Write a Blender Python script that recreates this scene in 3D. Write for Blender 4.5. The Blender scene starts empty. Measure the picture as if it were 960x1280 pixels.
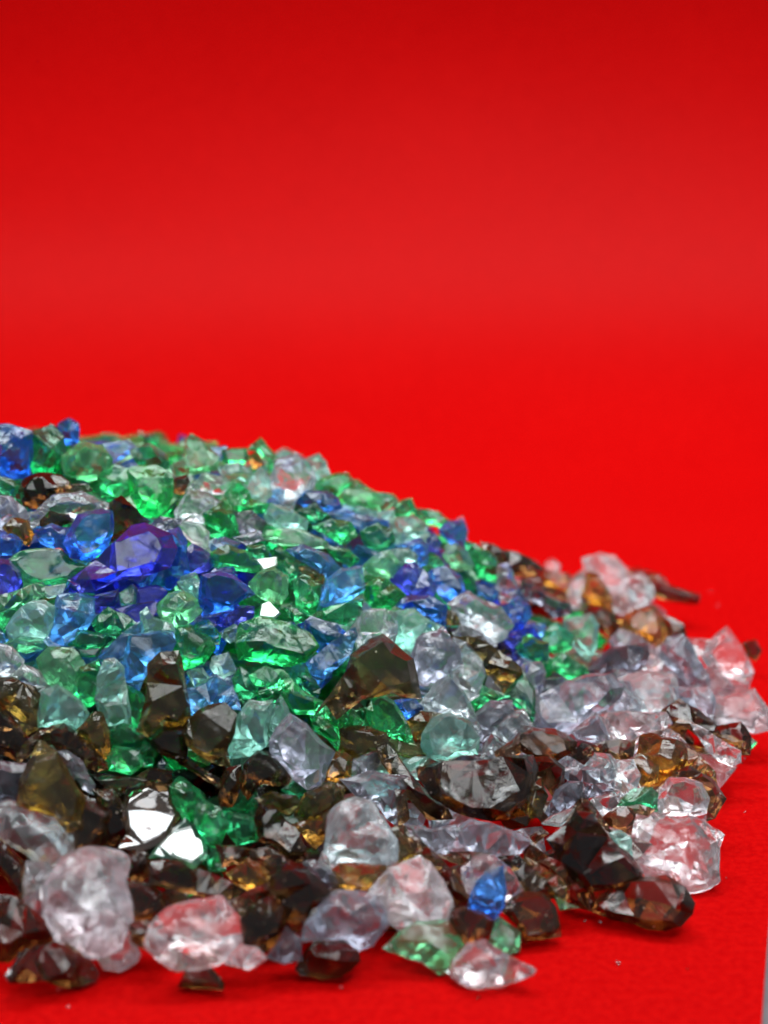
import bpy, bmesh, math, random
from mathutils import Vector, Matrix, noise
from mathutils.geometry import delaunay_2d_cdt

S = bpy.context.scene
COL = S.collection

# ------------------------------------------------------------------ camera
CAM_H = 0.14                       # metres above the paper
PITCH = math.radians(15.3)
FPX = 1970.0                       # focal length in photo pixels (960 x 1280)
FWD = Vector((0, math.cos(PITCH), -math.sin(PITCH)))
UPV = Vector((0, math.sin(PITCH), math.cos(PITCH)))
EYE = Vector((0, 0, CAM_H))

cd = bpy.data.cameras.new('camera')
cam = bpy.data.objects.new('camera', cd)
COL.objects.link(cam)
cam.location = EYE
cam.rotation_euler = (math.pi / 2 - PITCH, 0, 0)
cd.sensor_fit = 'VERTICAL'
cd.sensor_height = 24.0
cd.lens = 24.0 * FPX / 1280.0
cd.clip_start = 0.005
cd.clip_end = 20.0
cd.dof.use_dof = True
cd.dof.focus_distance = 0.300
cd.dof.aperture_fstop = 7.8
S.camera = cam


def ray(px, py):
    return FWD + Vector((1, 0, 0)) * ((px - 480.0) / FPX) + UPV * ((640.0 - py) / FPX)


def project(p):
    d = p - EYE
    t = d.dot(FWD)
    return 480 + FPX * d.x / t, 640 - FPX * d.dot(UPV) / t


# ------------------------------------------------------------------ shape of the heap
PC = Vector((-0.085, 0.362))
HM, RM = 0.0640, 0.147


def heap(x, y):
    dx, dy = x - PC.x, y - PC.y
    r = math.hypot(dx, dy)
    h = 0.0
    a = math.atan2(dy, dx)
    s = r / (RM - 0.017 * max(0.0, -math.sin(a)))
    if s < 1:
        h = HM * (1 - s ** 2.3)
    # low skirt of loose pieces towards +x
    rs = 0.124 + 0.066 * max(0.0, math.cos(a + 0.2)) ** 0.8 - 0.012 * max(0.0, -math.sin(a)) ** 2
    if r < rs:
        h = max(h, 0.011 * min(1.0, (rs - r) / 0.03))
    return h


def cast(px, py):
    """first point of the heap (or paper) along the ray; None when it passes over both"""
    d = ray(px, py)
    t = 0.17
    prev = t
    while t < 0.62:
        p = EYE + d * t
        if p.z <= heap(p.x, p.y):
            lo, hi = prev, t
            for _ in range(14):
                m = (lo + hi) / 2
                q = EYE + d * m
                if q.z <= heap(q.x, q.y):
                    hi = m
                else:
                    lo = m
            return hi
        prev = t
        t += 0.0015
    return None


def heap_normal(x, y):
    e = 0.006
    return Vector((heap(x - e, y) - heap(x + e, y), heap(x, y - e) - heap(x, y + e), 2 * e)).normalized()


# ------------------------------------------------------------------ materials
def new_mat(name):
    m = bpy.data.materials.new(name)
    m.use_nodes = True
    nt = m.node_tree
    for n in list(nt.nodes):
        nt.nodes.remove(n)
    out = nt.nodes.new('ShaderNodeOutputMaterial')
    return m, nt, out


def glass(name, col, trans=0.88, rough=0.06, ripple=0.32, crack=0.18, fine=0.24, facet=0.0, split=0.5, dust=0.0, spec=0.27, coat=0.0):
    """broken glass: tinted refraction, a little scattering from inner fractures, rippled fracture faces"""
    m, nt, out = new_mat(name)
    N, L = nt.nodes.new, nt.links.new
    b = N('ShaderNodeBsdfPrincipled')
    L(b.outputs['BSDF'], out.inputs['Surface'])
    tc = N('ShaderNodeTexCoord')
    oi = N('ShaderNodeObjectInfo')
    # every piece has its own patch of texture
    off = N('ShaderNodeVectorMath'); off.operation = 'SCALE'
    off.inputs[0].default_value = (1.7, 2.3, 3.1)
    L(oi.outputs['Random'], off.inputs['Scale'])
    pos = N('ShaderNodeVectorMath'); pos.operation = 'ADD'
    L(tc.outputs['Object'], pos.inputs[0]); L(off.outputs[0], pos.inputs[1])
    # colour differs a little from piece to piece
    hsv = N('ShaderNodeHueSaturation')
    hsv.inputs['Color'].default_value = (*[c ** split for c in col], 1)
    mr = N('ShaderNodeMapRange'); mr.inputs['To Min'].default_value = 0.78; mr.inputs['To Max'].default_value = 1.15
    L(oi.outputs['Random'], mr.inputs['Value']); L(mr.outputs[0], hsv.inputs['Value'])
    # whitish inner fractures
    n1 = N('ShaderNodeTexNoise'); n1.inputs['Scale'].default_value = 190; n1.inputs['Detail'].default_value = 5
    n1.inputs['Distortion'].default_value = 1.2
    L(pos.outputs[0], n1.inputs['Vector'])
    cr = N('ShaderNodeMapRange'); cr.inputs['From Min'].default_value = 0.56; cr.inputs['From Max'].default_value = 0.72
    L(n1.outputs['Fac'], cr.inputs['Value'])
    tm = N('ShaderNodeMath'); tm.operation = 'MULTIPLY_ADD'
    L(cr.outputs[0], tm.inputs[0]); tm.inputs[1].default_value = -crack; tm.inputs[2].default_value = trans
    tm.use_clamp = True
    if dust:                                # specks of ground glass lying on the faces
        dv = N('ShaderNodeTexVoronoi'); dv.inputs['Scale'].default_value = 520
        L(pos.outputs[0], dv.inputs['Vector'])
        dt = N('ShaderNodeMapRange'); dt.inputs['From Min'].default_value = 0.10; dt.inputs['From Max'].default_value = 0.16
        dt.inputs['To Min'].default_value = dust; dt.inputs['To Max'].default_value = 0.0
        L(dv.outputs['Distance'], dt.inputs['Value'])
        dn = N('ShaderNodeTexNoise'); dn.inputs['Scale'].default_value = 260; L(pos.outputs[0], dn.inputs['Vector'])
        dm = N('ShaderNodeMapRange'); dm.inputs['From Min'].default_value = 0.5; dm.inputs['From Max'].default_value = 0.6
        L(dn.outputs['Fac'], dm.inputs['Value'])
        dd = N('ShaderNodeMath'); dd.operation = 'MULTIPLY'
        L(dt.outputs[0], dd.inputs[0]); L(dm.outputs[0], dd.inputs[1])
        t2 = N('ShaderNodeMath'); t2.operation = 'SUBTRACT'; t2.use_clamp = True
        L(tm.outputs[0], t2.inputs[0]); L(dd.outputs[0], t2.inputs[1]); L(t2.outputs[0], b.inputs['Transmission Weight'])
        dc = N('ShaderNodeMix'); dc.data_type = 'RGBA'; dc.inputs[7].default_value = (0.55, 0.52, 0.50, 1)
        L(dd.outputs[0], dc.inputs[0]); L(hsv.outputs[0], dc.inputs[6]); L(dc.outputs[2], b.inputs['Base Color'])
    else:
        L(tm.outputs[0], b.inputs['Transmission Weight'])
        L(hsv.outputs[0], b.inputs['Base Color'])
    # roughness patches: ground dust on some faces
    n2 = N('ShaderNodeTexNoise'); n2.inputs['Scale'].default_value = 120; n2.inputs['Detail'].default_value = 3
    L(pos.outputs[0], n2.inputs['Vector'])
    rr = N('ShaderNodeMapRange'); rr.inputs['From Min'].default_value = 0.35; rr.inputs['From Max'].default_value = 0.7
    rr.inputs['To Min'].default_value = rough * 0.3; rr.inputs['To Max'].default_value = rough * 1.9
    L(n2.outputs['Fac'], rr.inputs['Value']); L(rr.outputs[0], b.inputs['Roughness'])
    b.inputs['IOR'].default_value = 1.45
    b.inputs['Specular IOR Level'].default_value = spec
    b.inputs['Coat Weight'].default_value = coat
    b.inputs['Coat IOR'].default_value = 1.8
    b.inputs['Coat Roughness'].default_value = 0.03
    # colour deepens with the thickness of the glass
    va = N('ShaderNodeVolumeAbsorption')
    deep = [max(1e-4, c) ** (1 - split) for c in col]
    sig = [-math.log(min(0.98, c)) / 0.009 for c in deep]
    va.inputs['Density'].default_value = max(sig)
    va.inputs['Color'].default_value = (*[1 - k / max(sig) for k in sig], 1)
    L(va.outputs[0], out.inputs['Volume'])
    # bump: conchoidal rings + fine grain
    wv = N('ShaderNodeTexWave'); wv.wave_type = 'RINGS'; wv.rings_direction = 'SPHERICAL'
    wv.inputs['Scale'].default_value = 75; wv.inputs['Distortion'].default_value = 5
    wv.inputs['Detail'].default_value = 2; wv.inputs['Detail Scale'].default_value = 1.5
    wpos = N('ShaderNodeVectorMath'); wpos.operation = 'ADD'
    L(tc.outputs['Object'], wpos.inputs[0]); wpos.inputs[1].default_value = (0.013, 0.009, 0.012)
    L(wpos.outputs[0], wv.inputs['Vector'])
    b1 = N('ShaderNodeBump'); b1.inputs['Strength'].default_value = ripple; b1.inputs['Distance'].default_value = 0.0006
    L(wv.outputs['Fac'], b1.inputs['Height'])
    n3 = N('ShaderNodeTexNoise'); n3.inputs['Scale'].default_value = 330; n3.inputs['Detail'].default_value = 6
    n3.inputs['Roughness'].default_value = 0.62
    L(pos.outputs[0], n3.inputs['Vector'])
    b2 = N('ShaderNodeBump'); b2.inputs['Strength'].default_value = fine; b2.inputs['Distance'].default_value = 0.0009
    L(n3.outputs['Fac'], b2.inputs['Height']); L(b1.outputs[0], b2.inputs['Normal'])
    last = b2
    if facet:                               # crackle: many little fracture planes
        vo = N('ShaderNodeTexVoronoi'); vo.inputs['Scale'].default_value = 420; vo.feature = 'F1'
        vd = N('ShaderNodeVectorMath'); vd.operation = 'MULTIPLY_ADD'
        L(n3.outputs['Color'], vd.inputs[0]); vd.inputs[1].default_value = (0.002, 0.002, 0.002); L(pos.outputs[0], vd.inputs[2])
        L(vd.outputs[0], vo.inputs['Vector'])
        b3 = N('ShaderNodeBump'); b3.inputs['Strength'].default_value = facet; b3.inputs['Distance'].default_value = 0.0012
        L(vo.outputs['Distance'], b3.inputs['Height']); L(b2.outputs[0], b3.inputs['Normal'])
        last = b3
    L(last.outputs[0], b.inputs['Normal'])
    return m


MAT = {
    'b': glass('brown_glass', (0.050, 0.0150, 0.0024), 0.985, rough=0.07, crack=0.05, split=0.3, dust=0.6, ripple=0.15, fine=0.2),
    'O': glass('olive_brown_glass', (0.085, 0.052, 0.011), 0.95, rough=0.14, crack=0.05, split=0.4, dust=0.7, ripple=0.12, fine=0.25),
    'r': glass('red_brown_glass', (0.082, 0.019, 0.0032), 0.975, rough=0.08, crack=0.05, split=0.3, dust=0.6, ripple=0.15, fine=0.2),
    'a': glass('amber_glass', (0.33, 0.125, 0.010), 0.96, rough=0.07, crack=0.05, split=0.4, fine=0.2),
    'o': glass('olive_glass', (0.14, 0.080, 0.008), 0.96, rough=0.07, crack=0.05, split=0.35, dust=0.4, fine=0.2),
    'g': glass('green_glass', (0.022, 0.66, 0.15), 0.95, rough=0.08, facet=0.10, ripple=0.2),
    'l': glass('light_green_glass', (0.17, 0.80, 0.32), 0.92, rough=0.10, facet=0.12, ripple=0.2),
    'd': glass('dark_green_glass', (0.015, 0.42, 0.12), 0.95, rough=0.08, facet=0.08, ripple=0.2),
    't': glass('aqua_glass', (0.33, 0.78, 0.64), 0.90, rough=0.12, facet=0.15, ripple=0.2),
    'B': glass('cobalt_glass', (0.025, 0.19, 0.88), 0.94, rough=0.10, facet=0.08, ripple=0.15, fine=0.2),
    's': glass('sky_blue_glass', (0.075, 0.38, 0.88), 0.92, rough=0.10, facet=0.10, ripple=0.2),
    'v': glass('indigo_glass', (0.045, 0.065, 0.74), 0.94, rough=0.10, ripple=0.12, fine=0.2),
    'c': glass('clear_glass', (0.82, 0.94, 0.97), 0.94, rough=0.08, crack=0.28, facet=0.28, ripple=0.2),
    'q': glass('frosted_pink_glass', (0.95, 0.90, 0.93), 0.90, rough=0.15, crack=0.35, facet=0.25, ripple=0.2),
    'p': glass('pinkish_clear_glass', (0.96, 0.93, 0.95), 0.955, rough=0.05, crack=0.2, facet=0.22, ripple=0.2),
    'w': glass('lavender_glass', (0.46, 0.49, 0.59), 0.91, rough=0.11, crack=0.3, facet=0.22, ripple=0.2),
    'x': glass('slate_glass', (0.14, 0.15, 0.20), 0.93, rough=0.10, crack=0.2, facet=0.15, dust=0.3, ripple=0.2),
}
FACE = {k: glass('plane_faced_' + n, c, 0.9, rough=0.03, ripple=0.12, fine=0.05, spec=1.0, coat=1.0)
        for k, n, c in (('g', 'green_glass', (0.2, 0.6, 0.3)), ('d', 'dark_green_glass', (0.04, 0.27, 0.11)), ('b', 'brown_glass', (0.085, 0.03, 0.01)))}
COLNAME = dict(b='brown', r='brown', a='amber', o='olive', g='green', l='green', d='green', t='aqua', B='blue',
               s='blue', v='indigo', c='clear', p='clear', q='clear', w='lavender', x='grey', O='olive brown')


# ------------------------------------------------------------------ shards
def poly_area(P):
    return 0.5 * sum(P[i][0] * P[i - 1][1] * -1 + P[i - 1][0] * P[i][1] for i in range(len(P)))


def inside(P, x, y):
    c = False
    j = len(P) - 1
    for i in range(len(P)):
        if (P[i][1] > y) != (P[j][1] > y) and x < (P[j][0] - P[i][0]) * (y - P[i][1]) / (P[j][1] - P[i][1]) + P[i][0]:
            c = not c
        j = i
    return c


def edge_dist(P, x, y):
    best = 1e9
    for i in range(len(P)):
        ax, ay = P[i - 1]; bx, by = P[i]
        vx, vy = bx - ax, by - ay
        t = max(0, min(1, ((x - ax) * vx + (y - ay) * vy) / (vx * vx + vy * vy + 1e-12)))
        best = min(best, math.hypot(x - ax - t * vx, y - ay - t * vy))
    return best


CLOUDS = bpy.data.textures.new('fracture_relief', 'CLOUDS')
CLOUDS.noise_scale = 0.0055
CLOUDS.noise_depth = 2
GROW = 1.08
LAMP = Vector((0.06, 0.63, 0.80))       # centre of the overhead soft lamp


def build_shard(idx, colour, flags, P, label):
    rng = random.Random(1000 + idx * 7)
    kind = flags[0]
    lift = float(flags[1:] or 0) * 0.001
    if poly_area(P) < 0:
        P = P[::-1]
    area_px = abs(poly_area(P))
    if kind in 'kKr':                       # broken outline: long sides are never straight
        Q = []
        for i in range(len(P)):
            a, b2 = P[i], P[(i + 1) % len(P)]
            Q.append(a)
            ln = math.hypot(b2[0] - a[0], b2[1] - a[1])
            if ln > 0.42 * math.sqrt(area_px):
                f = rng.uniform(.35, .65)
                j = rng.uniform(-.045, .06) * ln
                Q.append((a[0] + (b2[0] - a[0]) * f + (b2[1] - a[1]) / ln * j, a[1] + (b2[1] - a[1]) * f - (b2[0] - a[0]) / ln * j))
        P = Q
    n = len(P)
    cx = sum(p[0] for p in P) / n
    cy = sum(p[1] for p in P) / n
    ymax = max(p[1] for p in P)
    # where it rests: first contact of the ray through its lower part
    ay = cy + 0.35 * (ymax - cy)
    low_piece = False
    g = cast(cx, ymax + 3)
    if g:
        gp = EYE + ray(cx, ymax + 3) * g
        if heap(gp.x, gp.y) < 0.002 or gp.z < 0.002:
            low_piece = True
            ay = cy + 0.8 * (ymax - cy)
    t = g if low_piece else cast(cx, ay)
    k = 0
    while t is None:
        k += 1
        t = cast(cx, ay + 3 * k)
    q = EYE + ray(cx, ay) * t
    if low_piece:                            # stands on the paper: its foot at the contact point, its middle behind it
        t += 0.25 * math.sqrt(area_px) / FPX * t
        q = EYE + ray(cx, ay) * t
    view = (EYE - q).normalized()
    on_heap = not low_piece
    sn = heap_normal(q.x, q.y)
    size = math.sqrt(area_px) / FPX * t
    thick = size * dict(k=rng.uniform(0.50, 0.72), K=0.55, r=0.70, f=0.26, m=0.36)[kind]
    if kind == 'm':
        nrm = ((LAMP - q).normalized() + view).normalized()
    else:
        mix = 0.6 if kind == 'f' else 0.12 if kind == 'K' and colour in 'bO' else 0.55 if kind == 'K' and colour in 'vBs' else 0.27 if colour in 'bOrxwo' else 0.42
        nrm = (view * (1 - mix) + sn * mix).normalized()
        nrm = (nrm + Vector((rng.uniform(-.28, .28), rng.uniform(-.1, .1), rng.uniform(-.25, .25)))).normalized()
    if nrm.dot(view) < 0.5:
        nrm = (nrm + view * 0.6).normalized()
    cen = q + view * (thick * 0.22 + lift * 0.45 + (0.0025 if kind == 'K' and on_heap else 0.0))
    # outline on its own tilted plane
    def on_plane(px, py):
        d = ray(px, py)
        tt = (cen - EYE).dot(nrm) / d.dot(nrm)
        base = (cen - EYE).dot(FWD)
        tt = max(base - size * 0.75, min(base + size * 0.75, tt))
        return EYE + d * tt
    # interior points of the front and the back, in pixels + height
    scale = math.sqrt(area_px)
    def interior(count, hmin, hmax, mind):
        pts = []
        xs = [p[0] for p in P]; ys = [p[1] for p in P]
        tries = 0
        while len(pts) < count and tries < 300:
            tries += 1
            x = rng.uniform(min(xs), max(xs)); y = rng.uniform(min(ys), max(ys))
            if not inside(P, x, y):
                continue
            e = edge_dist(P, x, y) / scale
            if e < mind or any(math.hypot(x - a, y - b) < scale * 0.24 for a, b, _ in pts):
                continue
            pts.append((x, y, rng.uniform(hmin, hmax) * min(1.0, 0.35 + e * 2.6)))
        return pts
    if kind in 'kK':
        if colour == 'p' and area_px > 4500:
            front = interior(10, 0.35, 0.75, 0.07)
        elif kind == 'K' or rng.random() < 0.58:             # one broad plane face with sloping broken sides
            fx, fy = cx + rng.uniform(-.12, .12) * scale, cy + rng.uniform(-.14, .08) * scale
            ga, gb, f0 = rng.uniform(-.3, .3), rng.uniform(-.35, .15), rng.uniform(.52, .78)
            if kind == 'K':
                fx, fy, f0, ga, gb = cx, cy - 0.05 * scale, 0.84, ga * .4, gb * .4 - (0.1 if colour in 'bO' else 0.0)
            front = []
            for x, y in P:
                f = f0 * rng.uniform(.86, 1.12)
                x1, y1 = fx + (x - fx) * f, fy + (y - fy) * f
                if inside(P, x1, y1) and edge_dist(P, x1, y1) > scale * 0.05 and all(
                        math.hypot(x1 - q1[0], y1 - q1[1]) > scale * 0.12 for q1 in front):
                    front.append((x1, y1, max(0.12, 0.48 + ga * (x1 - fx) / scale + gb * (y1 - fy) / scale)))
        else:
            front = interior(rng.choice((2, 3, 3, 4)), 0.35, 0.80, 0.10)
        back = interior(5, 0.3, 0.65, 0.10)
    elif kind == 'r':
        front = interior(8, 0.40, 0.64, 0.09)
        back = interior(4, 0.4, 0.6, 0.12)
    else:                                   # flat flakes: a plane face with a chamfered rim
        front = []
        for x, y in P:
            f = 0.86 if kind == 'm' else rng.uniform(0.70, 0.86)
            front.append((cx + (x - cx) * f, cy + (y - cy) * f, 0.30 if kind == 'm' else rng.uniform(0.24, 0.36)))
        front = [p for p in front if inside(P, p[0], p[1]) and edge_dist(P, p[0], p[1]) > scale * 0.03]
        back = interior(3, 0.4, 0.6, 0.10)
    bm = bmesh.new()
    zmin = 0.0006
    def put(p):
        if p.z < zmin:                       # rests on the paper instead of sinking into it
            d = p - EYE
            p = EYE + d * ((EYE.z - zmin) / -d.z) if d.z < 0 else p
        return p
    rim = []
    for i, (px, py) in enumerate(P):
        gx, gy = cx + (px - cx) * GROW, cy + (py - cy) * GROW
        p = on_plane(gx, gy)
        if kind in 'kKr':
            p = p + (EYE - p).normalized() * rng.uniform(-.16, .16) * thick
        rim.append(bm.verts.new(put(p)))
    cl = bm.edges.layers.float.new('crease_edge')
    rpos = {v: i for i, v in enumerate(rim)}
    def cap(pts, sign):
        base2 = [Vector((p[0], -p[1])) for p in P]
        vs = base2 + [Vector((x, -y)) for x, y, _ in pts]
        faces_in = [list(range(n))]
        r = delaunay_2d_cdt(vs, [], faces_in, 1, 1e-4)
        ov, of, orig = r[0], r[2], r[3]
        vmap = {}
        for i, o in enumerate(orig):
            src = [k2 for k2 in o]
            if src and src[0] < n:
                vmap[i] = rim[src[0]]
            elif src:
                x, y, h = pts[src[0] - n]
                p = on_plane(x, y)
                d = ((EYE - p).normalized() + nrm).normalized() if sign > 0 else -((EYE - p).normalized() + sn * (0.35 if on_heap else 0.0)).normalized()
                vmap[i] = bm.verts.new(put(p + d * h * thick))
            else:
                vmap[i] = bm.verts.new(put(on_plane(ov[i].x, -ov[i].y)))
        mids = {}
        def chord(a, b):                     # long facet edges between two corners get their own middle
            if sign < 0 or a not in rpos or b not in rpos or abs(rpos[a] - rpos[b]) in (0, 1, n - 1):
                return None
            key = frozenset((rpos[a], rpos[b]))
            if key not in mids:
                c = (a.co + b.co) / 2
                mids[key] = bm.verts.new(put(c + (EYE - c).normalized() * thick * rng.uniform(.08, .22)))
            return mids[key]
        for f in of:
            vv = [vmap[i] for i in f]
            if len(set(vv)) < 3:
                continue
            if sign < 0:
                vv = vv[::-1]
                if all(v in rim for v in vv):   # a corner without inner points: give the back its own depth there
                    c3 = (vv[0].co + vv[1].co + vv[2].co) / 3
                    away = (c3 - EYE).normalized()
                    r3 = min((vv[i].co - vv[i - 1].co).length for i in range(3))
                    tip = bm.verts.new(put(c3 + away * min(0.25 * thick, r3)))
                    for i in range(3):
                        bm.faces.new((vv[i - 1], vv[i], tip))
                    continue
            loop = []
            for i in range(3):
                loop.append(vv[i])
                m = chord(vv[i], vv[(i + 1) % 3])
                if m:
                    loop.append(m)
            if len(loop) > 3:
                c = sum((v.co for v in loop), Vector()) / len(loop)
                hub = bm.verts.new(c)
                for i in range(len(loop)):
                    bm.faces.new((loop[i - 1], loop[i], hub))
                continue
            try:
                bm.faces.new(vv)
            except ValueError:
                pass
    cap(front, 1)
    cap(back, -1)
    bmesh.ops.recalc_face_normals(bm, faces=bm.faces)
    cr = dict(k=(0.80, 1.7), K=(0.95, 1.4), r=(0.45, 1.05), f=(0.75, 1.0), m=(0.9, 1.0))[kind]
    for e in bm.edges:
        e[cl] = min(1.0, rng.uniform(*cr))
        if e.verts[0] in rim and e.verts[1] in rim:
            e[cl] = max(e[cl], 0.88 if kind != 'r' else 0.75)
    if not on_heap:                          # lies on the paper: bring it down until it touches
        low = min(v.co.z for v in bm.verts)
        if low > zmin + 0.0002:
            d = ray(cx, cy)
            sh = d * ((low - zmin) / -d.z)
            for v in bm.verts:
                v.co += sh
    for e in bm.edges:
        if e[cl] > 0.97:
            e.smooth = False
    # origin at the foot of the piece
    org = Vector((sum(v.co.x for v in bm.verts) / len(bm.verts), sum(v.co.y for v in bm.verts) / len(bm.verts),
                  min(v.co.z for v in bm.verts)))
    for v in bm.verts:
        v.co -= org
    me = bpy.data.meshes.new('glass_shard')
    for f in bm.faces:
        f.smooth = True
    bm.to_mesh(me)
    bm.free()
    me.materials.append(FACE[colour] if kind == 'm' else MAT[colour])
    o = bpy.data.objects.new('glass_shard', me)
    o.location = org
    COL.objects.link(o)
    sub = o.modifiers.new('fracture', 'SUBSURF')
    sub.levels = sub.render_levels = 3
    dp = o.modifiers.new('conchoidal', 'DISPLACE')
    dp.texture = CLOUDS
    dp.texture_coords = 'LOCAL'
    dp.strength = size * (dict(k=0.11, K=0.06, r=0.14, f=0.10, m=0.025)[kind] if colour not in 'brO' else 0.055)
    dp.mid_level = 0.5
    o['label'] = label
    o['category'] = 'glass shard'
    o['group'] = 'broken glass shards heaped on red paper'
    return cx, cy, colour, P


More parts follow.
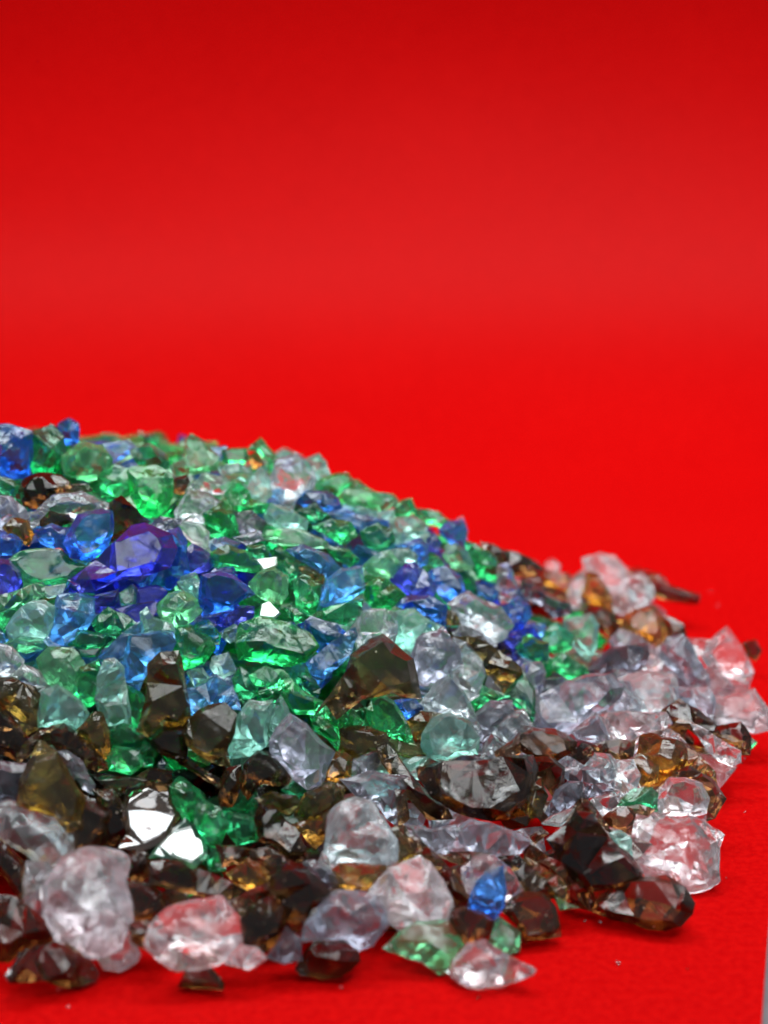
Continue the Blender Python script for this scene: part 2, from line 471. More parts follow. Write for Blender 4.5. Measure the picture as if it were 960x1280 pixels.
DATA = """
B k|-32 2135 65 2132 162 2162 165 2271 141 2379 65 2417 -32 2357|bright cobalt chunk with pale glints at the outer end of the heap's crest
B r|292 2121 347 2092 395 2119 390 2206 325 2225 290 2173|dull indigo knob poking up highest from the crest
d k|162 2162 260 2132 316 2184 336 2303 260 2370 162 2360 141 2260|dull teal-green wedge between two blue pieces on the crest
b r|212 2146 255 2117 298 2141 282 2190 227 2200|brownish nub peeking over the teal-green wedge
l k|314 2282 401 2217 509 2225 555 2292 542 2379 433 2403 325 2368|pale green lump with one round white glint just under the crest
B f|498 2222 639 2199 677 2233 650 2265 563 2325 518 2265|flat blue sliver lying along the crest between green lumps
d k|650 2255 747 2220 829 2271 840 2336 780 2360 693 2325|dark green lump on the crest beside the flat blue sliver
g k|493 2385 574 2330 661 2357 685 2455 617 2490 509 2479|green piece with a turquoise-white glint under the flat blue sliver
g k|645 2357 780 2330 861 2390 856 2487 802 2580 715 2574 661 2487|bright green piece with two oval glints near the crest
b r|119 2401 195 2368 303 2379 363 2433 282 2477 206 2544 119 2520 95 2455|dark brown lump under the teal-green wedge
b f|325 2422 433 2420 460 2455 368 2477 314 2460|thin brown sliver behind the milky arched piece
d k|-32 2374 65 2399 125 2487 65 2500 -32 2450|blackish green chip under the bright cobalt chunk
w r|-32 2493 54 2487 125 2542 146 2607 65 2641 -32 2650|greyish clear lump above a small amber pebble
c r|182 2552 260 2487 401 2453 493 2509 558 2529 487 2565 379 2594 260 2563 208 2620 162 2655 128 2607 139 2555|milky clear arched piece bridging over a brown chip
a r|16 2639 65 2594 141 2604 166 2672 141 2728 65 2699|small amber pebble under a greyish clear lump
b k|204 2601 249 2556 338 2574 366 2607 282 2637 204 2630|brown chip with an orange glow under the milky arch
B r|182 2655 260 2621 349 2639 341 2726 282 2750 204 2717|dull blue chunk leaning on a taller upright blue shard
B K2|325 2715 357 2639 392 2583 509 2550 555 2563 561 2661 531 2737 444 2804 357 2782|upright rounded blue shard with a grey-blue facet
b k|550 2520 607 2485 674 2542 742 2607 693 2641 639 2652 574 2706 545 2693|dark brown piece behind the huge indigo blade
x k|742 2628 802 2583 905 2596 869 2641 802 2655|greyish brown chip just over the huge indigo blade
B r|-32 2677 65 2669 110 2704 89 2771 -32 2782|rounded blue pebble above a vivid violet lump
v K4|334 2959 357 2888 487 2802 574 2715 650 2637 715 2628 845 2682 869 2747 834 2834 704 2872 487 2945 357 2966|huge indigo blade, the longest blue shard in the heap
B k2|758 2867 845 2758 840 2661 890 2643 934 2715 945 2856 856 2937 737 2945 693 2910|blue chunk joined against the end of the huge indigo blade
v k|921 2758 964 2724 1040 2764 1083 2796 1035 2850 937 2869|small violet wedge at the tip of the huge indigo blade
d f|41 2802 119 2756 305 2741 349 2802 433 2836 357 2912 217 2923 106 2901|dark green flat piece with fine glints under the upright blue shard
v k|-32 2799 43 2804 100 2856 110 2932 43 2980 -32 2980|vivid violet lump above ridged green pieces
l k|325 2791 435 2783 460 2823 379 2858 325 2834|little sparkling green chip at the foot of the upright blue shard
t f|217 2934 325 2919 344 2964 244 2991 206 2964|tiny slate-blue chip beside the handle end of the indigo blade
v k|464 2983 590 2947 598 3032 531 3048 474 3080 453 3032|violet chip tucked beneath the huge indigo blade
l k|587 2972 661 2921 688 2945 674 3023 617 3037 583 3001|small clouded green chip between two violet flakes
v f2|669 2947 782 2923 836 2956 815 3001 693 3026|upper violet flake with a white edge line
v f2|547 3048 674 3021 778 3005 782 3053 747 3102 693 3113 623 3070|lower violet flake above the leaf-shaped blue shard
l r3|778 3034 845 2977 921 2954 988 2999 1010 3053 964 3099 888 3138 812 3099|round crinkled pale green nugget
t k|888 2912 975 2889 1035 2945 1029 2983 975 3001 921 2947|dull teal chip above the round crinkled green nugget
s k3|222 3194 271 3118 279 3042 292 2986 379 2969 468 2999 468 3075 422 3153 325 3221 258 3229|sky blue shard with three white streaks
l k|-22 2983 108 2943 206 2910 233 2967 152 3012 65 3048 -22 3053|ridged green piece under the vivid violet lump
g k|0 3064 65 3042 119 3010 130 3053 65 3107 27 3162 0 3140|narrow green chip beside the glossy egg of green glass
t r2|30 3135 108 3042 217 2997 295 3053 273 3131 238 3196 141 3207 52 3196|glossy egg-shaped green piece with a square bright glint
l k|16 3221 108 3170 222 3194 244 3229 130 3265 60 3254|speckled green chip below the glossy egg-shaped piece
s k|-32 3151 22 3170 30 3218 -32 3221|small blue sliver above the white crackled piece
d k|450 3110 542 3040 630 3075 677 3120 607 3175 485 3164|dark green piece with one turquoise spark
d k|395 3153 487 3164 590 3172 547 3229 433 3243 341 3229|murky green slab under the turquoise spark piece
d f|374 3237 525 3224 482 3283 406 3283|small shadowy green flake over the frosted lime piece
s f2|493 3286 607 3170 704 3102 719 3162 663 3218 630 3272 574 3305|slender blue stick making a V with the leaf-shaped shard
s K4|648 3185 758 3164 858 3164 871 3216 836 3294 750 3348 699 3443 626 3402 620 3313|leaf-shaped sky blue shard with a pale centre line
t k4|702 3066 737 3040 771 3086 861 3120 871 3159 758 3168 702 3164|grey-green cap on top of the leaf-shaped blue shard
c r1|-32 3214 65 3235 117 3302 110 3359 43 3380 -32 3380|white crackled lump over a bluish clear pebble
c r1|52 3380 119 3326 208 3357 236 3411 208 3470 173 3435 65 3404|bluish clear pebble touching the white crackled lump
l k1|190 3297 249 3246 360 3235 414 3302 425 3359 368 3470 282 3445 214 3391|frosted lime green piece, the palest of the green cluster
g K|399 3346 490 3300 513 3400 490 3500 422 3546 363 3478|bottle green chunk beside the tall green fin
t K3|477 3492 490 3389 522 3311 574 3300 620 3346 633 3443 654 3633 542 3622 496 3554|tall green fin standing upright beside the brown prism
g k1|623 3427 693 3454 742 3519 699 3633 648 3633|narrow green wedge between the tall fin and brown prism
g k2|864 3218 897 3143 955 3132 1051 3194 1075 3237 1010 3315 923 3348 875 3292|rich green wedge with a brightly lit lower rim
o K5|689 3644 726 3519 742 3335 802 3279 890 3268 923 3422 945 3575 890 3640 823 3619 747 3671|tall olive-brown prism standing upright
o k1|-32 3398 65 3398 175 3432 199 3497 186 3630 130 3665 43 3554 -32 3532|amber block with a yellow-gold top edge
b k1|-32 3514 54 3593 154 3705 100 3806 -32 3752|blackest brown chunk under the amber block
b k2|157 3684 251 3636 264 3727 206 3730 97 3817 84 3781|small cracked brown chip beside the pale aqua block
t k2|193 3579 217 3463 282 3430 403 3495 438 3565 392 3669 292 3630 193 3640|pale aqua block with a white star-like fracture
b k3|262 3638 325 3625 435 3712 546 3835 477 3850 433 3835 314 3770 258 3714|grainy rough-sided brown piece with greyish crust
a k4|386 3651 468 3571 511 3560 546 3660 546 3749 520 3795 433 3727|dark amber arrowhead pointing up
g K|539 3781 585 3734 695 3755 710 3825 650 3871 550 3850|glowing green chip under the tall green fin
d k|529 3638 628 3625 739 3679 784 3736 760 3814 710 3828 695 3755 563 3738|deep green piece behind the bluish-sheened brown chip
b k3|732 3695 802 3636 901 3630 936 3703 923 3806 834 3781 756 3727|brown chip with a bluish sheen below the tall prism
B K3|1001 2936 1010 2879 1097 2862 1164 2879 1261 2970 1194 3003 1162 3046 1019 3079 1001 3003|square blue block with a dark lower band
v k|1053 2865 1075 2840 1164 2833 1189 2898 1107 2887|violet flake lying on top of the square blue block
v k1|1037 3090 1194 3031 1268 3033 1261 3090 1194 3124 1113 3133|ribbed violet piece under the square blue block
l K|831 2342 921 2297 929 2197 958 2175 1023 2210 1088 2286 1077 2342 977 2366 880 2375|peaked light green piece on the crest
b r|869 2394 934 2370 950 2405 918 2472 864 2465|brown nub below the peaked light green piece
B f|1042 2237 1131 2229 1145 2266 1097 2302 1051 2277|dull blue flake on the crest beside the peaked green piece
g k|1110 2253 1229 2240 1246 2297 1194 2329 1116 2310|square green chip on the crest before the orange-tinged one
a k|1237 2286 1286 2259 1319 2324 1270 2345|small rust-orange facet chip against a green crest piece
g k|1243 2253 1305 2197 1359 2253 1405 2320 1348 2356 1315 2291 1289 2259|pointed green piece rising beside a rust-orange chip
c r3|1344 2396 1389 2305 1476 2266 1554 2313 1579 2394 1554 2450 1489 2486 1465 2548 1400 2515 1354 2461|big frosted aqua-white boulder on the crest
t k|1530 2299 1595 2273 1630 2307 1653 2375 1627 2410 1573 2407|grey-green chip with aqua sparkles behind the frosted boulder
t k|1094 2342 1194 2316 1261 2362 1285 2407 1205 2410 1162 2450 1116 2407|frosted pale green lump in a row under the crest
t k|1235 2440 1302 2338 1348 2394 1359 2472 1313 2519 1246 2494|smooth pale aqua wedge touching the frosted boulder
c k|943 2440 1021 2370 1120 2381 1166 2440 1129 2496 1075 2515 1042 2472 986 2483|glinting clear lump below the peaked green piece
c k|875 2559 943 2461 1034 2459 1090 2515 1045 2559 1012 2613 945 2602 885 2624|clear lump with two white glints over the white triangular flake
g k|1105 2494 1172 2403 1229 2414 1253 2492 1339 2515 1315 2562 1183 2561 1127 2548|soft green piece in the dip between pale lumps
g k|1019 2570 1097 2533 1164 2567 1188 2667 1086 2691 1040 2667|mossy green piece beside a dull grey chunk
x k|1159 2570 1259 2554 1328 2611 1305 2658 1216 2680 1170 2635|dull grey chunk among soft green pieces
c f2|889 2645 923 2609 1001 2619 1047 2665 1034 2746 967 2721|matt white triangular flake at the indigo blade's tip
w k|1170 2689 1283 2652 1318 2700 1237 2723|pale grey chip beneath the dull grey chunk
s k|1035 2710 1118 2684 1198 2719 1151 2757 1073 2767|flat-topped steel-blue chip near the white-streaked green piece
t k|1322 2580 1357 2522 1445 2544 1534 2600 1523 2660 1400 2648 1333 2613|faded olive-clear lump below the frosted boulder
l f1|1297 2689 1335 2654 1487 2641 1630 2706 1643 2745 1530 2734 1378 2723|long pale green ridge with tiny white glints
B r2|1474 2505 1517 2454 1630 2452 1684 2492 1708 2546 1617 2561 1528 2537|blue slug-shaped piece below the frosted boulder
s f2|1625 2570 1716 2544 1827 2622 1803 2652 1723 2602|bright blue tail trailing behind the slug-shaped blue piece
d k1|1484 2559 1573 2511 1632 2567 1597 2615 1528 2591|dark green roof-shaped chip under the slug-shaped blue piece
g k2|1568 2635 1660 2598 1749 2611 1783 2678 1716 2723 1627 2670|most vivid emerald piece, with a bright streak
g k|1568 2407 1682 2370 1738 2365 1783 2427 1716 2440 1684 2485 1593 2450|green crest piece with a sandy tint beside aqua sparkles
l k|1712 2483 1747 2446 1814 2435 1892 2468 1903 2515 1825 2561 1744 2526|light green crest piece with an orange fleck
g k2|1059 2765 1140 2728 1229 2752 1296 2819 1283 2862 1194 2851 1048 2819|deep green piece crossed by one white streak
d k|1232 2732 1315 2722 1361 2786 1305 2799 1246 2786|dark green cap above a small white mirror facet
g m2|1276 2795 1380 2786 1383 2830 1315 2860|small white mirror facet under a dark green cap
l k1|1246 2916 1292 2869 1370 2836 1437 2882 1437 2970 1402 3016 1313 2994 1257 2949|yellowish green curled piece beside the square blue block
d r1|1387 2830 1432 2791 1491 2849 1480 2884 1432 2918|dark green loop-shaped chip
g k3|1470 2905 1530 2879 1599 2925 1599 3038 1552 3070 1482 3035|cube-like glowing green piece
s k2|1435 2754 1519 2728 1640 2773 1697 2838 1630 2886 1552 2830 1482 2786|blue piece with a dark hollow in its middle
s K3|1595 3017 1638 2901 1705 2847 1805 2836 1816 2949 1725 3016 1590 3048|blue prism with an orange-brown top facet
g m3|1305 3020 1346 3009 1404 3066 1370 3096 1294 3092|white mirror-bright flake beside the ribbed violet piece
g k|1419 3035 1487 3042 1578 3087 1578 3133 1482 3124|low green chip under the cube-like green piece
d K|1614 3046 1814 2999 1794 3079 1725 3124 1623 3103|green chunk under the blue prism with the orange top
t k|907 2884 977 2858 1014 2936 977 2983 896 2938|murky grey-green chip beside the square blue block
o k|1525 2827 1619 2879 1610 2918 1539 2897 1493 2840|olive-tinted chip between the hollow blue piece and green cube
g k1|1625 2732 1749 2749 1794 2797 1749 2832 1679 2797|moss green chip above the blue prism
l k|1728 2420 1792 2404 1873 2461 1959 2469 1992 2526 1890 2563 1776 2517|broad light green piece along the descending skyline
g k|1974 2542 2009 2502 2055 2491 2078 2547 2031 2584 1982 2584|small dark green point on the descending skyline
g k|2070 2545 2195 2562 2241 2602 2215 2638 2115 2615 2072 2582|flat green piece at the skyline next to the blue corner
t k|1776 2526 1890 2560 1968 2545 1957 2606 1866 2606 1801 2582|greyed green chip beneath the broad skyline piece
d k1|1809 2658 1890 2621 1959 2654 1970 2712 1901 2758 1821 2723|shaded bottle green lump near the bright blue tail
t k|1953 2604 2063 2578 2143 2634 2063 2682 1974 2669|dull sage green slab beneath the flat skyline piece
t k|1974 2680 2120 2643 2143 2677 2042 2714 1983 2723|thin sage flake above the indigo-blue facets
B k1|2191 2647 2247 2610 2315 2599 2338 2656 2325 2755 2256 2723 2213 2680|blue corner piece sticking out of the skyline
w f|2278 2604 2315 2583 2328 2636 2302 2634|tiny lilac tip on the blue corner piece
v k1|2130 2701 2172 2664 2208 2710 2185 2762 2142 2755|small indigo gem with a bright blue spot
B k|1996 2723 2096 2692 2141 2729 2141 2810 2096 2833 2072 2755|blue curved chip beside the small indigo gem
l k1|2213 2777 2269 2719 2336 2751 2371 2829 2302 2855 2234 2810|clouded light green piece under the blue corner
g k1|2332 2712 2410 2740 2477 2784 2501 2851 2466 2909 2386 2885 2343 2799|green piece with a white oval glint at the slope's edge
B f1|2310 2907 2410 2924 2490 2957 2477 2996 2386 2974 2321 2940|thin blue slab under the glinting green slope piece
d k|2148 2777 2195 2784 2230 2842 2169 2844|dark teal gap chip between two blue pieces
t r1|1953 2755 2042 2740 2089 2775 2076 2812 1974 2801|pale bottle-clear tongue above the violet gem
l k2|1801 2842 1868 2784 1946 2751 1981 2797 2013 2820 1955 2888 1877 2877|bright glittering green chip with a white bar glint
v k3|1953 2896 1998 2832 2076 2816 2133 2872 2180 2929 2163 2979 2042 2985 1974 2940|vivid violet gem, the purplest piece in the middle
B k1|2137 2864 2237 2838 2306 2883 2321 2961 2247 3018 2191 2972 2169 2907|light blue piece beside the vivid violet gem
g r2|1816 2929 1890 2892 1957 2916 2024 2972 1968 3028 1912 3061 1831 3005|bubbly glittering green nugget beside the violet gem
B r3|1974 3026 2042 2979 2152 2979 2230 3026 2224 3138 2139 3083 2018 3050|smooth blue dome above the frosted lavender nugget
c k4|2243 3026 2345 2962 2499 3035 2555 3124 2510 3191 2442 3213 2386 3167 2299 3135|bluish-white faceted chunk, brightest on the slope
w k1|2267 3167 2312 3130 2423 3174 2479 3221 2458 3245 2364 3200 2278 3184|thin grey slab beneath the bluish-white faceted chunk
B k2|2516 3048 2583 2983 2642 3024 2653 3080 2583 3169 2538 3135|rounded blue piece with a white glint beside the faceted chunk
w k|2494 2831 2540 2816 2588 2948 2566 3007 2505 3018 2484 2940|upright grey shard at the back of the slope
x k1|2615 2902 2740 2971 2842 3015 2846 3065 2762 3088 2712 3030 2615 2978|long grey shard lying behind the slope
b k|2408 2712 2475 2729 2520 2751 2588 2764 2718 2840 2683 2888 2559 2875 2462 2799|dark brown shard lying on the paper behind the slope
a k|2665 2846 2752 2852 2840 2865 2852 2928 2828 2968 2715 2909|orange-brown piece behind the long grey shard
p r|2728 2815 2765 2792 2802 2828 2784 2865 2734 2852|blurred pale nub beside the orange-brown piece
b k|2665 2909 2815 2956 2850 3009 2752 2978 2678 2940|black-brown strip between the long grey shard and orange piece
g k1|2581 3210 2648 3174 2739 3217 2739 3299 2670 3321 2592 3275|pebbly green chip low on the slope
g k2|2721 3165 2778 3121 2868 3175 2855 3242 2765 3268 2715 3228|sparkling emerald clump low on the slope
g k3|2746 3342 2812 3262 2930 3340 2945 3380 2852 3396|bright green wedge at the bottom of the slope
s k1|2657 3113 2724 3119 2718 3180 2624 3169 2614 3135|steel-blue chip at the lower slope
v k|2516 3189 2594 3152 2609 3200 2562 3245|little purple chip beneath the rounded blue piece
v K|2538 3286 2583 3260 2631 3319 2616 3364 2559 3332|little indigo chip beside the flat dark green sheet
o k|2224 3037 2280 3065 2304 3122 2234 3126|dark olive chip in the gap under the blue dome
c k3|1755 3140 1814 3067 1922 3045 1979 3067 1979 3165 1966 3210 1879 3186 1857 3230 1790 3243|crackled clear chunk behind the tent-shaped brown shard
t k4|1974 3067 2074 3045 2130 3089 2206 3132 2230 3175 2117 3175 2052 3276 1974 3219 1964 3154|greenish clear chunk atop the frosted lavender nugget
w r6|2050 3273 2117 3174 2215 3143 2293 3230 2304 3316 2237 3370 2182 3446 2117 3470 2076 3403 2048 3349|big frosted lavender nugget with sparkling grain
c k5|2267 3197 2334 3219 2412 3305 2425 3370 2390 3468 2345 3500 2299 3435 2234 3381 2296 3338|bluish clear chunk hugging the lavender nugget
o k3|2289 3189 2388 3195 2488 3249 2588 3325 2603 3362 2520 3462 2473 3408 2408 3319|long olive-gold shard with lengthwise ribs
O K14|1581 3576 1641 3495 1760 3289 1847 3211 1912 3184 1968 3235 2055 3300 2076 3419 2094 3493 1955 3460 1814 3497 1760 3536 1695 3587 1646 3517|tent-shaped brown shard with a broad matt face
c k5|2098 3522 2159 3452 2237 3384 2325 3473 2354 3527 2393 3649 2367 3673 2280 3573 2193 3573 2126 3557|milky clear piece dropping below the lavender nugget
t K4|2115 3670 2159 3603 2247 3569 2347 3614 2386 3690 2380 3768 2302 3770 2226 3813 2148 3781 2113 3733|round pale aqua ball over the big curved brown shard
g k4|1823 3638 1834 3549 1890 3477 1968 3506 2035 3625 2061 3728 1955 3683 1844 3649|pyramid-shaped green piece under the tent-shaped brown shard
g k2|1744 3562 1836 3536 1840 3627 1749 3630|green chip beside the pyramid-shaped green piece
B k2|1964 3508 2074 3493 2115 3540 2052 3586 2018 3605|small deep blue piece below the tent-shaped brown shard
o k2|2039 3605 2107 3558 2208 3571 2141 3649 2120 3716 2039 3716|dark olive-brown wedge beside the round aqua ball
o k3|1690 3630 1857 3639 1927 3668 1938 3735 1857 3759 1782 3803 1684 3746|dark olive slab under the pyramid-shaped green piece
o f3|1931 3692 1998 3699 2165 3744 2152 3781 2042 3792 1964 3768|thin olive-gold sliver under the dark olive-brown wedge
g k1|2350 3519 2410 3428 2544 3482 2466 3508 2375 3553|dark green piece under the long olive-gold shard
d K3|2525 3475 2616 3363 2674 3452 2663 3608 2627 3575 2559 3508|flat dark green sheet at the end of the olive-gold shard
w k3|2364 3584 2453 3504 2559 3504 2566 3562 2475 3651 2408 3738 2386 3692|lavender slate piece beside the round aqua ball
c k4|2401 3787 2464 3668 2540 3569 2618 3547 2663 3636 2583 3694 2520 3748 2475 3803|clear piece with streaky white fractures
r k6|2481 3757 2562 3709 2670 3644 2770 3650 2869 3712 2869 3768 2789 3813 2702 3813 2616 3759 2572 3803 2505 3813|brown shard with a rust-orange top and black rim
b K5|2104 3844 2226 3818 2367 3818 2650 3785 2674 3863 2640 3974 2629 4075 2453 4096 2278 4052 2169 3985 2113 3896|big curved brown shard with a glossy slate face
b K3|2628 3802 2740 3788 2818 3840 2818 3918 2765 3982 2715 3918 2628 3880|grey-brown lump beside the big curved brown shard
o k6|2624 3985 2659 3872 2705 3894 2739 3982 2707 4082 2648 4084|rough yellowish brown nugget with a flaky surface
t k3|2004 3811 2074 3785 2148 3785 2087 3844 2029 3858|little clear sliver over the dark diagonal blade
t K3|2039 3869 2117 3818 2122 3898 2083 3901|little clear flake against the big curved brown shard
b k5|1888 3746 1944 3731 2044 3861 2198 3993 2253 4085 2134 4085 2029 3974 1920 3822|dark diagonal blade of brown glass
w k2|2245 3790 2323 3753 2414 3796 2367 3824 2245 3818|small lilac chip under the round aqua ball
w K2|2614 3324 2702 3309 2728 3365 2705 3475 2670 3499 2614 3378|grey upright chip beside the flat dark green sheet
x k2|2718 3392 2805 3387 2816 3441 2715 3499|charcoal grey chip behind the large lavender slab
q k|2918 2796 3002 2769 3080 2788 3132 2840 3145 2890 3118 2942 3065 3005 3012 2930 2938 2855|blurred pinkish clear piece topping the far cluster
c k2|3125 2880 3190 2869 3258 2915 3270 2992 3190 3045 3140 3082 3062 3055 3050 3002 3138 2955|white clear ring-shaped piece in the far cluster
a k2|2902 2984 2940 2862 2992 2875 3045 2965 3058 3045 2990 3032|amber piece with a yellow spark in the far cluster
c k2|2831 3005 2862 2890 2918 2850 2936 2902 2909 2980 2890 3045 2850 3045|white upright clear piece beside the amber spark
b k1|2888 3042 2990 3031 3068 3065 3095 3128 3055 3195 2988 3130|brown lump under the amber spark piece
a k2|3098 3105 3178 3050 3268 3031 3320 3102 3332 3180 3280 3232 3212 3195 3110 3155|amber dome with a glowing orange face
b r|3240 2909 3340 2925 3495 2975 3482 3020 3378 3008 3262 2978|brown stick-like piece lying far back on the paper
r r|3134 2846 3190 2840 3290 2868 3342 2925 3252 2912 3178 2890|reddish brown piece behind the white ring-shaped piece
b k|3319 3080 3418 3125 3432 3182 3335 3195|brown stub beside the amber dome
p k2|3506 3292 3590 3175 3635 3138 3680 3202 3758 3355 3742 3408 3562 3362|pinkish clear pyramid standing alone on the paper
b k|3712 3218 3780 3200 3808 3252 3782 3300 3738 3282|small brown stub behind the clear pyramid
p k|3435 3192 3559 3200 3530 3268 3488 3282 3448 3242|pink chip behind the clear pyramid
w r2|3298 3280 3340 3200 3418 3175 3470 3228 3508 3315 3545 3392 3542 3445 3438 3420 3360 3342|lavender hump with a brown spot reflected in it
w k2|3375 3442 3542 3438 3575 3515 3561 3595 3450 3532 3388 3492|lavender piece under the lavender hump
p k|3212 3242 3268 3225 3320 3302 3305 3358 3212 3358|pink chip between the lavender hump and slate shard
x K3|2935 3355 3065 3238 3230 3225 3238 3280 3192 3370 3078 3342 2988 3380|dark slate-grey shard with a flat top
w K1|3048 3205 3102 3150 3192 3175 3232 3212 3140 3238 3062 3245|pale grey chip behind the dark slate-grey shard
c k4|3081 3405 3152 3375 3290 3356 3370 3378 3382 3492 3315 3570 3190 3562 3112 3455|bluish-white block beside the large lavender slab
w K5|2660 3542 2712 3478 2828 3412 2940 3375 3042 3375 3108 3440 3080 3495 2978 3570 2890 3645 2828 3670 2712 3645 2655 3618|large lavender-grey slab with scaly fractures
w k2|3048 3455 3115 3450 3195 3515 3195 3570 3078 3570 3010 3542|clear chip between the lavender slab and bluish-white block
p k3|3012 3580 3090 3562 3202 3562 3320 3565 3345 3618 3265 3658 3140 3708 3060 3708|long pinkish clear piece under the bluish-white block
w k3|2862 3655 2978 3562 3020 3628 3045 3708 2965 3708 2888 3695|blue-grey wedge under the large lavender slab
b k3|3318 3555 3402 3500 3492 3552 3570 3628 3582 3670 3490 3682 3440 3645 3415 3695 3350 3630|brown twisted piece under the lavender pair
b k2|3562 3642 3702 3612 3750 3678 3745 3770 3702 3770 3662 3720 3588 3695|dark brown claw-shaped piece on the paper
p k2|3460 3621 3565 3675 3695 3752 3695 3808 3652 3828 3562 3782 3510 3705|pinkish clear teardrop lying by the claw-shaped piece
q k|3562 3492 3702 3475 3768 3450 3848 3565 3848 3642 3765 3658 3562 3605|pale pink block on the paper next to the frame's edge
q f2|3571 3592 3715 3562 3795 3565 3755 3630 3578 3625|greenish slice in front of the pale pink block
t k2|2825 3105 2952 3069 2995 3128 2982 3230 2940 3308 2875 3242 2825 3142|dull teal block beside the sparkling emerald clump
p k1|3138 3788 3162 3712 3228 3665 3346 3646 3421 3715 3340 3690 3228 3690 3202 3752|pink rim piece behind the big amber curve
g k|3740 3678 3784 3709 3755 3750|tiny green chip beside the claw-shaped piece
a k4|3198 3780 3212 3688 3268 3675 3380 3706 3492 3775 3562 3852 3570 3918 3502 3882 3402 3855 3340 3892 3265 3932 3212 3855|big amber curved shard with golden bands
r K4|3388 3868 3452 3838 3568 3902 3625 3990 3570 4082 3519 4102 3528 3992 3488 3918 3400 3905|brown slab with a square-cut corner on the paper
a k5|3154 3805 3202 3769 3288 3828 3282 3908 3202 3932 3175 3868|rough amber knob before the big amber curve
b k3|2910 3755 3028 3706 3170 3706 3158 3782 3102 3808 3012 3768 2925 3780|thin brown strip behind the little clear ring
c k4|2931 3830 2978 3769 3055 3775 3088 3828 3068 3905 3120 3968 3078 3982 3012 3918 2938 3855|little clear lump beside an olive-lined ring
c k5|3062 3805 3165 3800 3201 3878 3180 3968 3128 3995 3075 3905|little clear ring with olive glass showing through
w k4|2788 3818 2840 3788 2928 3831 3050 3850 3058 3905 2965 3932 2850 3905 2812 3880|lilac shard resting on a charcoal one
x K3|2735 4055 2788 3952 2840 3912 2965 3925 3058 3902 3058 3958 2928 3995 2840 4045 2750 4082|charcoal shard under the lilac shard
c f4|2705 4118 2762 4075 2902 4025 2882 4055 2802 4134|thin white splinter beneath the charcoal shard
p k3|2938 4018 3015 3962 3095 3978 3070 4058 3002 4082|pink-green clear chip behind the reddish brown one
d k4|3075 4030 3165 3950 3255 3938 3288 3978 3282 4070 3238 4045 3138 4032|dark green curved piece beside the pink clear pair
r k4|3012 4092 3090 4038 3192 4025 3270 4050 3228 4082 3178 4070 3155 4170 3102 4145 3038 4130|reddish brown chip below the dark green curved piece
p k6|3288 4045 3312 3952 3350 3900 3428 3890 3505 3920 3535 3990 3520 4108 3452 4082 3340 4082 3288 4082|pink clear lump sitting on the largest clear crystal
p k6|3155 4218 3175 4075 3240 4062 3328 4088 3440 4088 3518 4112 3608 4178 3580 4242 3588 4395 3540 4432 3428 4452 3350 4420 3240 4382 3155 4305|largest clear crystal, many-faceted, alone by the red paper
t r4|3048 4168 3102 4150 3155 4190 3162 4282 3128 4282 3075 4218|small aqua bead beside the largest clear crystal
b k4|2800 4142 2902 3988 2942 4000 3018 4102 3058 4170 2965 4092 2888 4080|brown triangular tip above the bright-edged slab
b K6|2748 4205 2890 4075 2968 4081 3042 4190 3195 4352 3195 4395 3078 4445 2940 4445 2875 4405 2812 4305|dark brown slab with a bright glossy edge
b k5|2628 4212 2678 4238 2752 4288 2818 4315 2895 4402 2828 4428 2750 4355 2628 4295|dark brown strip along the bright-edged slab
r K8|2822 4455 2862 4412 2965 4438 3102 4425 3202 4388 3315 4381 3408 4440 3458 4515 3445 4570 3390 4628 3315 4646 3178 4620 2965 4558 2835 4518|long dish-shaped dark brown shard lying in front
o k4|2628 4290 2740 4350 2832 4428 2808 4532 2712 4445 2628 4392|olive amber piece beside the dish-shaped shard
l k4|2772 4480 2828 4512 2895 4540 2802 4552|tiny green corner under the dish-shaped shard
r k5|2648 4180 2715 4144 2745 4171 2675 4220|small rosy brown chip by the bright-edged slab
o K4|84 4033 106 3901 162 3803 204 3715 284 3771 349 3879 416 3987 403 4134 325 4143 269 4076 160 4044|large olive amber tooth-shaped shard
w k4|295 3765 338 3760 414 3812 470 3918 464 3968 412 3944 355 3857|grey frosted wedge leaning on the amber tooth
x k3|-32 3812 154 3823 134 3914 87 4024 -32 4011|dark grey-brown block beside the amber tooth
g r5|853 3940 902 3892 956 3924 1021 3968 1032 4046 977 4124 912 4102 867 4013|knobby green column beside the mirror-bright pieces
t k|932 3363 977 3342 1012 3337 1047 3391 980 3442|small clear triangle above the faceted sky blue piece
s k3|925 3453 1032 3424 1077 3375 1155 3434 1194 3550 1097 3528 1010 3549 945 3603 925 3525|faceted sky blue piece behind a rounded brown shard
O K5|919 3666 954 3599 1042 3532 1120 3521 1177 3577 1166 3666 1133 3742 1144 3821 1042 3798 941 3720|rounded brown shard with a matt olive face
b k3|875 3764 945 3789 1034 3857 1101 3892 1088 3940 988 3875 899 3821|craggy dark brown ridge below the rounded brown shard
g k4|1175 3211 1214 3122 1313 3093 1445 3109 1534 3166 1578 3233 1532 3300 1465 3322 1313 3311 1203 3300|large bright green chunk, biggest of the emerald cluster
d k1|1419 3330 1519 3315 1599 3437 1578 3506 1484 3419|deep green flank beside the tent-shaped brown shard
g k3|1266 3385 1346 3337 1424 3359 1513 3458 1619 3510 1749 3543 1805 3599 1792 3625 1682 3634 1573 3571 1487 3571 1398 3463 1289 3428|long curving green shard with a glittering back
d k|1164 3395 1205 3337 1285 3393 1285 3471 1216 3517 1175 3460|dark bottle green chunk under the large bright green chunk
d k|1279 3460 1378 3434 1426 3502 1346 3517 1289 3506|shadowed green chip beside the aqua fin
g k2|1549 3569 1682 3619 1697 3699 1686 3755 1617 3679 1571 3655|green wedge under the long curving green shard
